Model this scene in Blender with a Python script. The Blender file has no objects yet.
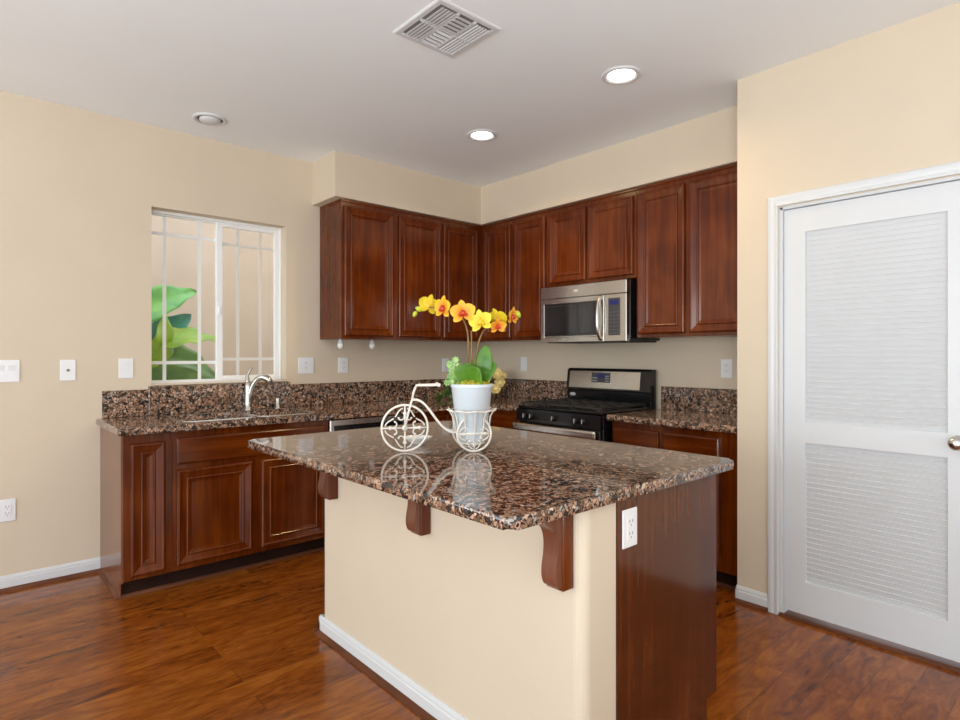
import bpy, bmesh, math, random
from mathutils import Vector, Matrix, Euler
random.seed(7)
C = bpy.context.scene.collection
SC = bpy.context.scene
PI = math.pi

# ------------------------------------------------------------------ camera
cam_d = bpy.data.cameras.new('camera'); cam = bpy.data.objects.new('camera', cam_d); C.objects.link(cam)
cam.location = (-3.734, -4.133, 1.299)
cam.rotation_euler = (PI/2, 0, math.radians(48.287 - 90))
cam_d.sensor_width = 36; cam_d.lens = 585.115/960*36; cam_d.shift_y = -5.812/960
cam_d.clip_start = .05
SC.camera = cam

# ------------------------------------------------------------------ world, exposure
W = bpy.data.worlds.new('sky'); SC.world = W; W.use_nodes = True
nt = W.node_tree; bg = nt.nodes['Background']
bg.inputs['Color'].default_value = (.86, .93, 1, 1); bg.inputs['Strength'].default_value = 2.2
SC.view_settings.view_transform = 'Standard'; SC.view_settings.look = 'None'
SC.view_settings.gamma = 1; SC.view_settings.use_curve_mapping = False
SC.view_settings.exposure = 0.03
SC.cycles.max_bounces = 10; SC.cycles.diffuse_bounces = 6; SC.cycles.glossy_bounces = 5
SC.cycles.transparent_max_bounces = 12
SC.cycles.sample_clamp_indirect = 8

def area(name, loc, rot, sx, sy, power, col=(1, 1, 1)):
    d = bpy.data.lights.new(name, 'AREA'); d.shape = 'RECTANGLE'; d.size = sx; d.size_y = sy
    d.energy = power; d.color = col
    o = bpy.data.objects.new(name, d); C.objects.link(o); o.location = loc; o.rotation_euler = rot
    return o
# daylight coming in through the openings in the two walls behind the photographer
# (tipped upwards to brighten the ceiling)
TILT = math.radians(24)
area('daylight_left', (-7.32, -2.6, 1.35), (0, math.radians(-90)-TILT, 0), 2.1, 3.4, 104, (.84, .94, 1))
area('daylight_left', (-7.32, -6.2, 1.35), (0, math.radians(-90)-TILT, 0), 2.1, 2.0, 40, (.84, .94, 1))
area('daylight_front', (-4.2, -8.12, 1.35), (math.radians(90)+TILT, 0, 0), 4.2, 2.1, 30, (.88, .96, 1))

# unseen upward fill light, added behind the photographer to brighten the ceiling
area('ceiling_fill', (-4.6, -4.9, .30), (math.radians(180), 0, 0), .9, .9, 122, (.86, .96, 1))

# ------------------------------------------------------------------ helpers
def link(o, parent=None):
    C.objects.link(o)
    if parent: o.parent = parent
    return o
def tag(o, label=None, cat=None, group=None, kind=None):
    if label: o['label'] = label
    if cat: o['category'] = cat
    if group: o['group'] = group
    if kind: o['kind'] = kind
    return o
def thing(name, label, cat, loc=(0, 0, 0), rz=0, group=None):
    o = bpy.data.objects.new(name, None); o.empty_display_size = .1
    link(o); o.location = loc; o.rotation_euler = (0, 0, rz)
    return tag(o, label, cat, group)

class MB:
    def __init__(s): s.bm = bmesh.new()
    def _mat(s, faces, m):
        for f in faces: f.material_index = m
    def box(s, x0, x1, y0, y1, z0, z1, bev=0, m=0, seg=1):
        vs = [s.bm.verts.new((x, y, z)) for x in (x0, x1) for y in (y0, y1) for z in (z0, z1)]
        q = [(0, 1, 3, 2), (4, 6, 7, 5), (0, 4, 5, 1), (2, 3, 7, 6), (0, 2, 6, 4), (1, 5, 7, 3)]
        fs = [s.bm.faces.new([vs[i] for i in f]) for f in q]
        s._mat(fs, m)
        if bev:
            es = list({e for f in fs for e in f.edges})
            r = bmesh.ops.bevel(s.bm, geom=es, offset=bev, segments=seg, affect='EDGES', profile=.5)
            s._mat(r['faces'], m)
        return s
    def obox(s, mat, sx, sy, sz, bev=0, m=0):
        n = len(s.bm.verts); s.box(-sx/2, sx/2, -sy/2, sy/2, -sz/2, sz/2, bev, m)
        s.bm.verts.ensure_lookup_table()
        bmesh.ops.transform(s.bm, matrix=mat, verts=s.bm.verts[n:])
        return s
    def tube(s, pts, r, n=8, closed=False, m=0, caps=True):
        pts = [Vector(p) for p in pts]; k = len(pts)
        rs = r if isinstance(r, (list, tuple)) else [r]*k
        T = []
        for i in range(k):
            a = pts[(i-1) % k] if (closed or i > 0) else pts[i]
            b = pts[(i+1) % k] if (closed or i < k-1) else pts[i]
            T.append((b-a).normalized())
        up = Vector((0, 0, 1)) if abs(T[0].z) < .9 else Vector((1, 0, 0))
        N = (up - T[0]*up.dot(T[0])).normalized(); rings = []
        for i in range(k):
            N = (N - T[i]*N.dot(T[i]))
            N = N.normalized() if N.length > 1e-6 else T[i].orthogonal().normalized()
            B = T[i].cross(N)
            rings.append([s.bm.verts.new(pts[i] + (N*math.cos(2*PI*j/n) + B*math.sin(2*PI*j/n))*rs[i]) for j in range(n)])
        fs = []
        for i in range(k if closed else k-1):
            A, Bq = rings[i], rings[(i+1) % k]
            for j in range(n):
                fs.append(s.bm.faces.new((A[j], A[(j+1) % n], Bq[(j+1) % n], Bq[j])))
        if caps and not closed:
            fs.append(s.bm.faces.new(rings[0][::-1])); fs.append(s.bm.faces.new(rings[-1]))
        s._mat(fs, m); 
        for f in fs: f.smooth = True
        return s
    def lathe(s, prof, c=(0, 0, 0), n=32, m=0, mat=None, smooth=True, sy=1):
        rings = []; M = mat or Matrix.Identity(4); c = Vector(c)
        for r, z in prof:
            if r < 1e-6: rings.append([s.bm.verts.new(M @ (Vector((0, 0, z))) + c)])
            else: rings.append([s.bm.verts.new(M @ Vector((r*math.cos(2*PI*j/n), sy*r*math.sin(2*PI*j/n), z)) + c) for j in range(n)])
        fs = []
        for A, B in zip(rings, rings[1:]):
            if len(A) == 1 and len(B) == 1: continue
            for j in range(n):
                if len(A) == 1: fs.append(s.bm.faces.new((A[0], B[(j+1) % n], B[j])))
                elif len(B) == 1: fs.append(s.bm.faces.new((A[j], A[(j+1) % n], B[0])))
                else: fs.append(s.bm.faces.new((A[j], A[(j+1) % n], B[(j+1) % n], B[j])))
        s._mat(fs, m)
        for f in fs: f.smooth = smooth
        return s
    def prism(s, poly, fn, a, b, m=0, smooth=False):
        A = [s.bm.verts.new(fn(u, v, a)) for u, v in poly]; B = [s.bm.verts.new(fn(u, v, b)) for u, v in poly]
        fs = [s.bm.faces.new(A[::-1]), s.bm.faces.new(B)]; k = len(poly)
        for i in range(k):
            f = s.bm.faces.new((A[i], A[(i+1) % k], B[(i+1) % k], B[i])); f.smooth = smooth; fs.append(f)
        s._mat(fs, m); return s
    def rings(s, x0, x1, z0, z1, yb, prof, m=0):
        """panel facing -Y: concentric rectangles, prof = (inset, how far the ring stands out from yb)"""
        R = []
        for i, d in [(0, 0)] + prof:
            R.append([s.bm.verts.new((x, yb-d, z)) for x, z in ((x0+i, z0+i), (x1-i, z0+i), (x1-i, z1-i), (x0+i, z1-i))])
        fs = [s.bm.faces.new(R[0][::-1])]
        for A, B in zip(R, R[1:]):
            for j in range(4): fs.append(s.bm.faces.new((A[j], A[(j+1) % 4], B[(j+1) % 4], B[j])))
        fs.append(s.bm.faces.new(R[-1])); s._mat(fs, m); return s
    def grid(s, P, m=0, smooth=True):
        V = [[s.bm.verts.new(p) for p in row] for row in P]; fs = []
        for i in range(len(V)-1):
            for j in range(len(V[0])-1):
                fs.append(s.bm.faces.new((V[i][j], V[i][j+1], V[i+1][j+1], V[i+1][j])))
        s._mat(fs, m)
        for f in fs: f.smooth = smooth
        return s
    def build(s, name, mats, parent=None, loc=(0, 0, 0), rot=(0, 0, 0), solid=0):
        bmesh.ops.recalc_face_normals(s.bm, faces=s.bm.faces[:])
        me = bpy.data.meshes.new(name); s.bm.to_mesh(me); s.bm.free()
        for mm in (mats if isinstance(mats, (list, tuple)) else [mats]): me.materials.append(mm)
        o = bpy.data.objects.new(name, me); link(o, parent); o.location = loc; o.rotation_euler = rot
        if solid:
            q = o.modifiers.new('thickness', 'SOLIDIFY'); q.thickness = solid; q.offset = 0
        return o
def boolean(o, cutter):
    md = o.modifiers.new('cut', 'BOOLEAN'); md.operation = 'DIFFERENCE'; md.object = cutter; md.solver = 'EXACT'
    bpy.context.view_layer.update()
    ev = o.evaluated_get(bpy.context.evaluated_depsgraph_get())
    me = bpy.data.meshes.new_from_object(ev); old = o.data
    o.modifiers.clear(); o.data = me; bpy.data.meshes.remove(old)
    cm = cutter.data; bpy.data.objects.remove(cutter); bpy.data.meshes.remove(cm)
def struct(mb, name, mat, loc=(0, 0, 0), label=None, cat=None):
    o = mb.build(name, mat, None, loc); o['kind'] = 'structure'
    if label: o['label'] = label
    if cat: o['category'] = cat
    return o

# ------------------------------------------------------------------ materials
def newmat(name):
    m = bpy.data.materials.new(name); m.use_nodes = True
    nt = m.node_tree; return m, nt, nt.nodes['Principled BSDF']
def N(nt, t, **kw):
    n = nt.nodes.new(t)
    for k, v in kw.items():
        if hasattr(n, k): setattr(n, k, v)
    return n
def plain(name, col, rough=.5, metal=0, coat=0, noise=0, nscale=8, bump=0, bscale=200, emit=0):
    m, nt, b = newmat(name); L = nt.links.new
    b.inputs['Base Color'].default_value = (*col, 1); b.inputs['Roughness'].default_value = rough
    b.inputs['Metallic'].default_value = metal; b.inputs['Coat Weight'].default_value = coat; b.inputs['Coat Roughness'].default_value = .08
    tc = N(nt, 'ShaderNodeTexCoord')
    if noise:
        nz = N(nt, 'ShaderNodeTexNoise'); nz.inputs['Scale'].default_value = nscale; nz.inputs['Detail'].default_value = 4
        L(tc.outputs['Object'], nz.inputs['Vector'])
        cr = N(nt, 'ShaderNodeValToRGB')
        cr.color_ramp.elements[0].position = .3; cr.color_ramp.elements[1].position = .7
        cr.color_ramp.elements[0].color = (*[c*(1-noise) for c in col], 1); cr.color_ramp.elements[1].color = (*[min(1, c*(1+noise)) for c in col], 1)
        L(nz.outputs['Fac'], cr.inputs['Fac']); L(cr.outputs['Color'], b.inputs['Base Color'])
    if bump:
        nb = N(nt, 'ShaderNodeTexNoise'); nb.inputs['Scale'].default_value = bscale; nb.inputs['Detail'].default_value = 3
        L(tc.outputs['Object'], nb.inputs['Vector'])
        bp = N(nt, 'ShaderNodeBump'); bp.inputs['Strength'].default_value = bump; bp.inputs['Distance'].default_value = .002
        L(nb.outputs['Fac'], bp.inputs['Height']); L(bp.outputs['Normal'], b.inputs['Normal'])
    if emit:
        b.inputs['Emission Color'].default_value = (*col, 1); b.inputs['Emission Strength'].default_value = emit
    return m
def ramp(nt, stops, interp='LINEAR'):
    cr = N(nt, 'ShaderNodeValToRGB'); e = cr.color_ramp.elements; cr.color_ramp.interpolation = interp
    while len(e) > 1: e.remove(e[-1])
    e[0].position = stops[0][0]; e[0].color = (*stops[0][1], 1)
    for p, c in stops[1:]:
        q = e.new(p); q.color = (*c, 1)
    return cr
def wood(name, dark, mid, light, scale=(34, 34, 2.2), rough=.17, coat=0, spec=.46):
    m, nt, b = newmat(name); L = nt.links.new
    tc = N(nt, 'ShaderNodeTexCoord'); mp = N(nt, 'ShaderNodeMapping'); mp.inputs['Scale'].default_value = scale
    L(tc.outputs['Object'], mp.inputs['Vector'])
    nz = N(nt, 'ShaderNodeTexNoise'); nz.inputs['Scale'].default_value = 1; nz.inputs['Detail'].default_value = 6; nz.inputs['Distortion'].default_value = .6
    L(mp.outputs['Vector'], nz.inputs['Vector'])
    n2 = N(nt, 'ShaderNodeTexNoise'); n2.inputs['Scale'].default_value = 3.2; n2.inputs['Detail'].default_value = 3
    L(tc.outputs['Object'], n2.inputs['Vector'])
    mx = N(nt, 'ShaderNodeMath', operation='MULTIPLY_ADD'); mx.inputs[1].default_value = .5
    L(n2.outputs['Fac'], mx.inputs[0])
    hf = N(nt, 'ShaderNodeMath', operation='MULTIPLY'); hf.inputs[1].default_value = .5
    L(nz.outputs['Fac'], hf.inputs[0]); L(hf.outputs[0], mx.inputs[2])
    cr = ramp(nt, [(.30, dark), (.5, mid), (.68, light)])
    L(mx.outputs[0], cr.inputs['Fac']); L(cr.outputs['Color'], b.inputs['Base Color'])
    b.inputs['Roughness'].default_value = rough; b.inputs['Specular IOR Level'].default_value = spec; b.inputs['Coat Weight'].default_value = coat; b.inputs['Coat Roughness'].default_value = .15
    return m
def granite():
    m, nt, b = newmat('brown_granite'); L = nt.links.new
    tc = N(nt, 'ShaderNodeTexCoord')
    nz = N(nt, 'ShaderNodeTexNoise'); nz.inputs['Scale'].default_value = 60; nz.inputs['Detail'].default_value = 3
    L(tc.outputs['Object'], nz.inputs['Vector'])
    va = N(nt, 'ShaderNodeVectorMath', operation='SCALE'); va.inputs['Scale'].default_value = .016
    L(nz.outputs['Color'], va.inputs[0])
    ad = N(nt, 'ShaderNodeVectorMath', operation='ADD'); L(tc.outputs['Object'], ad.inputs[0]); L(va.outputs[0], ad.inputs[1])
    v1 = N(nt, 'ShaderNodeTexVoronoi', feature='F1'); v1.inputs['Scale'].default_value = 64
    v2 = N(nt, 'ShaderNodeTexVoronoi', feature='DISTANCE_TO_EDGE'); v2.inputs['Scale'].default_value = 64
    v3 = N(nt, 'ShaderNodeTexVoronoi', feature='F1'); v3.inputs['Scale'].default_value = 150
    for v in (v1, v2, v3): L(ad.outputs[0], v.inputs['Vector'])
    s1 = N(nt, 'ShaderNodeSeparateColor'); L(v1.outputs['Color'], s1.inputs['Color'])
    c1 = ramp(nt, [(0, (.045, .034, .030)), (.12, (.15, .085, .055)), (.26, (.29, .165, .105)), (.46, (.40, .235, .155)), (.68, (.50, .305, .21)), (.86, (.36, .30, .26)), (.94, (.58, .42, .32))], 'CONSTANT')
    L(s1.outputs['Red'], c1.inputs['Fac'])
    s3 = N(nt, 'ShaderNodeSeparateColor'); L(v3.outputs['Color'], s3.inputs['Color'])
    c3 = ramp(nt, [(0, (0, 0, 0)), (.20, (1, 1, 1))], 'CONSTANT'); L(s3.outputs['Red'], c3.inputs['Fac'])
    ce = ramp(nt, [(.02, (.15, .14, .13)), (.09, (1, 1, 1))]); L(v2.outputs['Distance'], ce.inputs['Fac'])
    mu = N(nt, 'ShaderNodeMix', data_type='RGBA', blend_type='MULTIPLY'); mu.inputs['Factor'].default_value = 1
    L(c1.outputs['Color'], mu.inputs[6]); L(ce.outputs['Color'], mu.inputs[7])
    m2 = N(nt, 'ShaderNodeMix', data_type='RGBA'); m2.inputs[6].default_value = (.016, .014, .014, 1)
    L(c3.outputs['Color'], m2.inputs['Factor']); L(mu.outputs[2], m2.inputs[7])
    L(m2.outputs[2], b.inputs['Base Color'])
    b.inputs['Roughness'].default_value = .07; b.inputs['Coat Weight'].default_value = .25; b.inputs['Coat Roughness'].default_value = .03
    return m
def floor_mat():
    m, nt, b = newmat('glossy_wood_floor'); L = nt.links.new
    tc = N(nt, 'ShaderNodeTexCoord')
    br = N(nt, 'ShaderNodeTexBrick'); br.offset = .37; br.offset_frequency = 2
    br.inputs['Scale'].default_value = 1; br.inputs['Brick Width'].default_value = 1.22; br.inputs['Row Height'].default_value = .127
    br.inputs['Mortar Size'].default_value = .0008; br.inputs['Mortar Smooth'].default_value = .3; br.inputs['Bias'].default_value = 0
    br.inputs['Color1'].default_value = (0, 0, 0, 1); br.inputs['Color2'].default_value = (1, 1, 1, 1); br.inputs['Mortar'].default_value = (.2, .2, .2, 1)
    L(tc.outputs['Object'], br.inputs['Vector'])
    # every plank slides its own grain along
    sh = N(nt, 'ShaderNodeVectorMath', operation='SCALE'); sh.inputs['Scale'].default_value = 7.3; L(br.outputs['Color'], sh.inputs[0])
    ad = N(nt, 'ShaderNodeVectorMath', operation='ADD'); L(tc.outputs['Object'], ad.inputs[0]); L(sh.outputs[0], ad.inputs[1])
    mp = N(nt, 'ShaderNodeMapping'); mp.inputs['Scale'].default_value = (5, 17, 1); L(ad.outputs[0], mp.inputs['Vector'])
    n1 = N(nt, 'ShaderNodeTexNoise'); n1.inputs['Scale'].default_value = 1; n1.inputs['Detail'].default_value = 8; n1.inputs['Roughness'].default_value = .62; n1.inputs['Distortion'].default_value = 1.9
    L(mp.outputs['Vector'], n1.inputs['Vector'])
    mp2 = N(nt, 'ShaderNodeMapping'); mp2.inputs['Scale'].default_value = (1.6, 5, 1); L(ad.outputs[0], mp2.inputs['Vector'])
    n2 = N(nt, 'ShaderNodeTexNoise'); n2.inputs['Scale'].default_value = 1.5; n2.inputs['Detail'].default_value = 5; n2.inputs['Distortion'].default_value = 2
    L(mp2.outputs['Vector'], n2.inputs['Vector'])
    a = N(nt, 'ShaderNodeMath', operation='MULTIPLY_ADD'); a.inputs[1].default_value = .55; L(n1.outputs['Fac'], a.inputs[0])
    h = N(nt, 'ShaderNodeMath', operation='MULTIPLY'); h.inputs[1].default_value = .36; L(n2.outputs['Fac'], h.inputs[0]); L(h.outputs[0], a.inputs[2])
    sp = N(nt, 'ShaderNodeSeparateColor'); L(br.outputs['Color'], sp.inputs['Color'])
    a2 = N(nt, 'ShaderNodeMath', operation='MULTIPLY_ADD'); a2.inputs[1].default_value = .11; L(sp.outputs['Red'], a2.inputs[0]); L(a.outputs[0], a2.inputs[2])
    cr = ramp(nt, [(.28, (.028, .006, .001)), (.39, (.12, .028, .003)), (.53, (.235, .062, .007)), (.70, (.34, .11, .015))])
    L(a2.outputs[0], cr.inputs['Fac'])
    mm = N(nt, 'ShaderNodeMix', data_type='RGBA'); mm.inputs[7].default_value = (.06, .016, .004, 1)
    L(br.outputs['Fac'], mm.inputs['Factor']); L(cr.outputs['Color'], mm.inputs[6]); L(mm.outputs[2], b.inputs['Base Color'])
    bp = N(nt, 'ShaderNodeBump'); bp.inputs['Strength'].default_value = .12; bp.inputs['Distance'].default_value = .004
    L(n2.outputs['Fac'], bp.inputs['Height']); L(bp.outputs['Normal'], b.inputs['Normal'])
    b.inputs['Roughness'].default_value = .17; b.inputs['Specular IOR Level'].default_value = .32; b.inputs['Coat Weight'].default_value = .12; b.inputs['Coat Roughness'].default_value = .1
    return m
def glass(name, tint=(1, 1, 1), ior=1.45):
    m = bpy.data.materials.new(name); m.use_nodes = True; nt = m.node_tree; L = nt.links.new
    nt.nodes.remove(nt.nodes['Principled BSDF']); out = nt.nodes['Material Output']
    tr = N(nt, 'ShaderNodeBsdfTransparent'); tr.inputs['Color'].default_value = (*tint, 1)
    gl = N(nt, 'ShaderNodeBsdfGlossy'); gl.inputs['Roughness'].default_value = 0
    lw = N(nt, 'ShaderNodeLayerWeight'); pw = N(nt, 'ShaderNodeMath', operation='POWER'); pw.inputs[1].default_value = 5; L(lw.outputs['Facing'], pw.inputs[0])
    ma = N(nt, 'ShaderNodeMath', operation='MULTIPLY_ADD'); ma.inputs[1].default_value = .9; ma.inputs[2].default_value = .035; L(pw.outputs[0], ma.inputs[0])
    mx = N(nt, 'ShaderNodeMixShader'); L(ma.outputs[0], mx.inputs[0]); L(tr.outputs[0], mx.inputs[1]); L(gl.outputs[0], mx.inputs[2])
    L(mx.outputs[0], out.inputs['Surface']); return m
def petal_mat(name, centre, edge, r=.05):
    m, nt, b = newmat(name); L = nt.links.new
    tc = N(nt, 'ShaderNodeTexCoord'); le = N(nt, 'ShaderNodeVectorMath', operation='LENGTH'); L(tc.outputs['Object'], le.inputs[0])
    nz = N(nt, 'ShaderNodeTexNoise'); nz.inputs['Scale'].default_value = 60; L(tc.outputs['Object'], nz.inputs['Vector'])
    mr = N(nt, 'ShaderNodeMath', operation='MULTIPLY_ADD'); mr.inputs[1].default_value = 1/r; L(le.outputs['Value'], mr.inputs[0])
    k = N(nt, 'ShaderNodeMath', operation='MULTIPLY'); k.inputs[1].default_value = .3; L(nz.outputs['Fac'], k.inputs[0]); L(k.outputs[0], mr.inputs[2])
    cr = ramp(nt, [(.25, centre), (1.0, edge)]); L(mr.outputs[0], cr.inputs['Fac']); L(cr.outputs['Color'], b.inputs['Base Color'])
    b.inputs['Roughness'].default_value = .5; b.inputs['Subsurface Weight'].default_value = .15; b.inputs['Subsurface Radius'].default_value = (.01, .01, .005)
    return m
def leaf_mat(name, a, bcol, rough=.35, sc=9):
    m = plain(name, a, rough); nt = m.node_tree; b = nt.nodes['Principled BSDF']; L = nt.links.new
    tc = N(nt, 'ShaderNodeTexCoord'); nz = N(nt, 'ShaderNodeTexNoise'); nz.inputs['Scale'].default_value = sc; nz.inputs['Detail'].default_value = 4
    L(tc.outputs['Object'], nz.inputs['Vector']); cr = ramp(nt, [(.35, a), (.65, bcol)]); L(nz.outputs['Fac'], cr.inputs['Fac']); L(cr.outputs['Color'], b.inputs['Base Color'])
    return m

M_wall = plain('cream_wall_paint', (.68, .572, .438), .75, noise=.015, nscale=3, bump=.12, bscale=140)
M_ceil = plain('white_ceiling_paint', (.89, .92, .935), .85, noise=.01, nscale=2, bump=.1, bscale=120)
M_white = plain('white_gloss_paint', (.68, .69, .70), .35, noise=.01)
M_vinyl = plain('white_vinyl', (.88, .88, .87), .3, noise=.01)
M_plate = plain('white_plastic', (.83, .83, .84), .3, noise=.01)
M_slot = plain('grey_slot', (.18, .18, .19), .5, noise=.05)
M_wood = wood('cherry_wood', (.050, .007, .0008), (.108, .019, .0015), (.175, .038, .0035))
M_woodh = wood('cherry_wood_across', (.050, .007, .0008), (.108, .019, .0015), (.175, .038, .0035), (2.2, 34, 34))
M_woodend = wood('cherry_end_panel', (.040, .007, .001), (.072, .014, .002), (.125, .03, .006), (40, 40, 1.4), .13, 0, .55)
M_woodsheen = wood('cherry_side_with_sheen', (.13, .05, .025), (.19, .075, .04), (.24, .10, .055), (40, 40, 1.4), .2, 0, .45)  # same cherry, lightened: the cream wall's reflection is put into the colour
M_corbel = wood('brown_corbel_wood', (.10, .03, .016), (.16, .055, .03), (.2, .075, .042), (34, 34, 3), .25)
M_shoe = wood('brown_shoe_moulding', (.06, .018, .008), (.12, .04, .018), (.18, .065, .03), (3, 3, 30), .45, 0, .2)
M_kick = plain('dark_toe_kick', (.025, .009, .005), .7, noise=.2)
M_kick.node_tree.nodes['Principled BSDF'].inputs['Specular IOR Level'].default_value = .15
M_granite = granite()
M_floor = floor_mat()
M_steel = plain('stainless_steel', (.62, .60, .57), .2, 1, noise=.03, nscale=5)
M_sink = plain('sink_steel', (.75, .75, .75), .25, 1, noise=.03)
M_chrome = plain('brushed_chrome', (.58, .56, .53), .2, 1, noise=.02)
M_black = plain('black_enamel', (.008, .008, .009), .12, 0, 0, noise=.1)
M_iron = plain('black_cast_iron', (.02, .02, .021), .5, noise=.2, nscale=40)
M_darkglass = plain('dark_oven_glass', (.014, .015, .018), .05, 0, .5, noise=.1)
M_darkplas = plain('dark_grey_plastic', (.05, .05, .055), .35, noise=.1)
M_display = plain('blue_display', (.006, .012, .12), .3, emit=.25)
M_mark = plain('pale_mark', (.6, .6, .6), .4, noise=.02)
M_lamp = plain('warm_lamp_lens', (1, .93, .80), .4, emit=9)
M_wire = plain('cream_painted_wire', (.80, .74, .66), .4, noise=.03, nscale=30)
M_pot = plain('white_ceramic', (.66, .72, .77), .3, noise=.02)
M_dish = plain('white_dish', (.80, .79, .75), .25, noise=.02)
M_moss = plain('yellow_moss', (.42, .36, .03), .8, noise=.5, nscale=90, bump=.8, bscale=120)
M_stem = plain('brown_green_stem', (.20, .11, .03), .5, noise=.35, nscale=40)
M_gstem = plain('green_stem', (.16, .22, .03), .5, noise=.25, nscale=40)
M_leaf = leaf_mat('orchid_leaf', (.05, .15, .012), (.12, .27, .02), .3, 14)
M_or = petal_mat('orange_petal', (.75, .16, .012), (.83, .47, .02))
M_ye = petal_mat('yellow_petal', (.80, .52, .03), (.75, .60, .02))
M_lip = plain('red_lip', (.55, .05, .015), .4, noise=.3, nscale=80)
M_bud = plain('green_yellow_bud', (.45, .50, .03), .45, noise=.2, nscale=50)
M_frond = plain('pale_green_sprig', (.33, .52, .17), .5, noise=.25, nscale=50)
M_cream = plain('cream_rose_petal', (.78, .66, .30), .5, noise=.15, nscale=50)
M_dkleaf = leaf_mat('dark_foliage', (.03, .09, .008), (.10, .20, .02), .5, 20)
M_ele = [leaf_mat('bright_outdoor_leaf', (.10, .42, .10), (.25, .62, .12), .3, 7),
         leaf_mat('teal_outdoor_leaf', (.01, .16, .12), (.03, .32, .22), .3, 7),
         leaf_mat('lime_outdoor_leaf', (.20, .42, .02), (.36, .56, .05), .3, 7), leaf_mat('deep_outdoor_leaf', (.04, .15, .015), (.12, .28, .03), .3, 7)]
M_elestem = leaf_mat('outdoor_leaf_stalk', (.10, .22, .02), (.18, .33, .04), .4, 8)
M_stucco = plain('peach_stucco', (.66, .53, .41), .85, noise=.05, nscale=3, bump=.3, bscale=90)
M_ground = plain('garden_soil', (.10, .09, .05), .9, noise=.4, nscale=10)
M_glass = glass('window_glass')
M_screen = glass('screened_glass', (.965, .955, .94))

# ------------------------------------------------------------------ room shell
H, S = 2.741, 2.42
EX = -0.673      # face of the wall with the louvred door
YW = -2.735      # where that wall starts
XL, YF = -7.2, -8.0
struct(MB().box(XL-.15, .15, YF-.15, .15, -.1, 0), 'floor', M_floor)
struct(MB().box(XL-.15, .15, YF-.15, .15, H, H+.12), 'ceiling', M_ceil)
wx0, wx1, wz0, wz1 = -2.825, -1.945, 1.102, 2.232
b = MB()
b.box(XL-.15, wx0, 0, .15, 0, H); b.box(wx1, .15, 0, .15, 0, H); b.box(wx0, wx1, 0, .15, 0, wz0); b.box(wx0, wx1, 0, .15, wz1, H)
struct(b, 'wall_back', M_wall)
struct(MB().box(0, .15, YW-.12, 0, 0, H), 'wall_right', M_wall)
# wall with the louvred door, jutting into the room
dy1, dy0, dz = -2.950, -3.722, 2.03
b = MB()
b.box(EX, 0, YW-.12, YW, 0, H)
b.box(EX, EX+.12, dy1, YW-.12, 0, H); b.box(EX, EX+.12, dy0, dy1, dz, H); b.box(EX, EX+.12, YF, dy0, 0, H)
struct(b, 'wall_pantry', M_wall)
# the two walls behind the photographer, with their daylight openings
b = MB()
for y0, y1, z0, z1 in ((-.9, 0, 0, H), (-4.3, -.9, 2.4, H), (-4.3, -.9, 0, .3), (-5.2, -4.3, 0, H), (-7.2, -5.2, 2.4, H), (-7.2, -5.2, 0, .3), (YF, -7.2, 0, H)):
    b.box(XL-.15, XL, y0, y1, z0, z1)
struct(b, 'wall_left', M_wall)
b = MB()
for x0, x1, z0, z1 in ((XL, -6.3, 0, H), (-6.3, -2.1, 2.4, H), (-6.3, -2.1, 0, .3), (-2.1, EX+.12, 0, H)):
    b.box(x0, x1, YF-.15, YF, z0, z1)
struct(b, 'wall_front', M_wall)
for n, (x0, y0, x1, y1) in enumerate(((XL-.1, -4.3, XL-.06, -.9), (XL-.1, -7.2, XL-.06, -5.2), (-6.3, YF-.1, -2.1, YF-.06))):
    b = MB(); L = max(x1-x0, y1-y0); k = 3
    al = (x1-x0) > 1
    def bb(u0, u1, z0, z1):
        if al: b.box(x0+u0, x0+u1, y0, y1, z0, z1)
        else: b.box(x0, x1, y0+u0, y0+u1, z0, z1)
    for i in range(k+1):
        u = i*L/k; bb(max(0, u-.03), min(L, u+.03), .3, 2.4)
    bb(0, L, .3, .36); bb(0, L, 2.34, 2.4)
    struct(b, 'window_%d' % (n+2), M_vinyl)
# dropped soffit above the wall cabinets
SX, SD = -1.745, .363
b = MB()
poly = [(SX, 0), (SX, -SD), (-SD, -SD), (-SD, YW), (0, YW), (0, 0)]
b.prism(poly, lambda u, v, z: (u, v, z), S, H)
o = struct(b, 'ceiling_soffit', M_wall)

# baseboards and brown shoe mouldings
def baseboard(b, p, q, nrm, z0=.014, h=.07, t=.012):
    """board along p->q (xy), standing out along nrm"""
    p, q, nrm = Vector(p), Vector(q), Vector(nrm)
    prof = [(0, z0), (t, z0), (t, z0+h*.62), (t*.75, z0+h*.68), (t*.75, z0+h*.8), (t*.35, z0+h), (0, z0+h)]
    A = [b.bm.verts.new((*(p+nrm*u), z)) for u, z in prof]; B = [b.bm.verts.new((*(q+nrm*u), z)) for u, z in prof]
    k = len(prof)
    b.bm.faces.new(A[::-1]); b.bm.faces.new(B)
    for i in range(k): b.bm.faces.new((A[i], A[(i+1) % k], B[(i+1) % k], B[i]))
def shoe(b, p, q, nrm, r=.017):
    p, q, nrm = Vector(p), Vector(q), Vector(nrm)
    prof = [(0, 0), (r*1.15, 0)] + [(r*1.15*math.cos(a*PI/10), r*1.15*math.sin(a*PI/10)) for a in range(1, 5)] + [(0, r*1.15)]
    A = [b.bm.verts.new((*(p+nrm*u), z)) for u, z in prof]; B = [b.bm.verts.new((*(q+nrm*u), z)) for u, z in prof]
    k = len(prof)
    b.bm.faces.new(A[::-1]); b.bm.faces.new(B)
    for i in range(k): b.bm.faces.new((A[i], A[(i+1) % k], B[(i+1) % k], B[i]))
CX = -3.09   # left end of the base cabinets
b = MB(); baseboard(b, (XL, 0), (CX, 0), (0, -1)); struct(b, 'baseboard_back', M_white)
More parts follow.
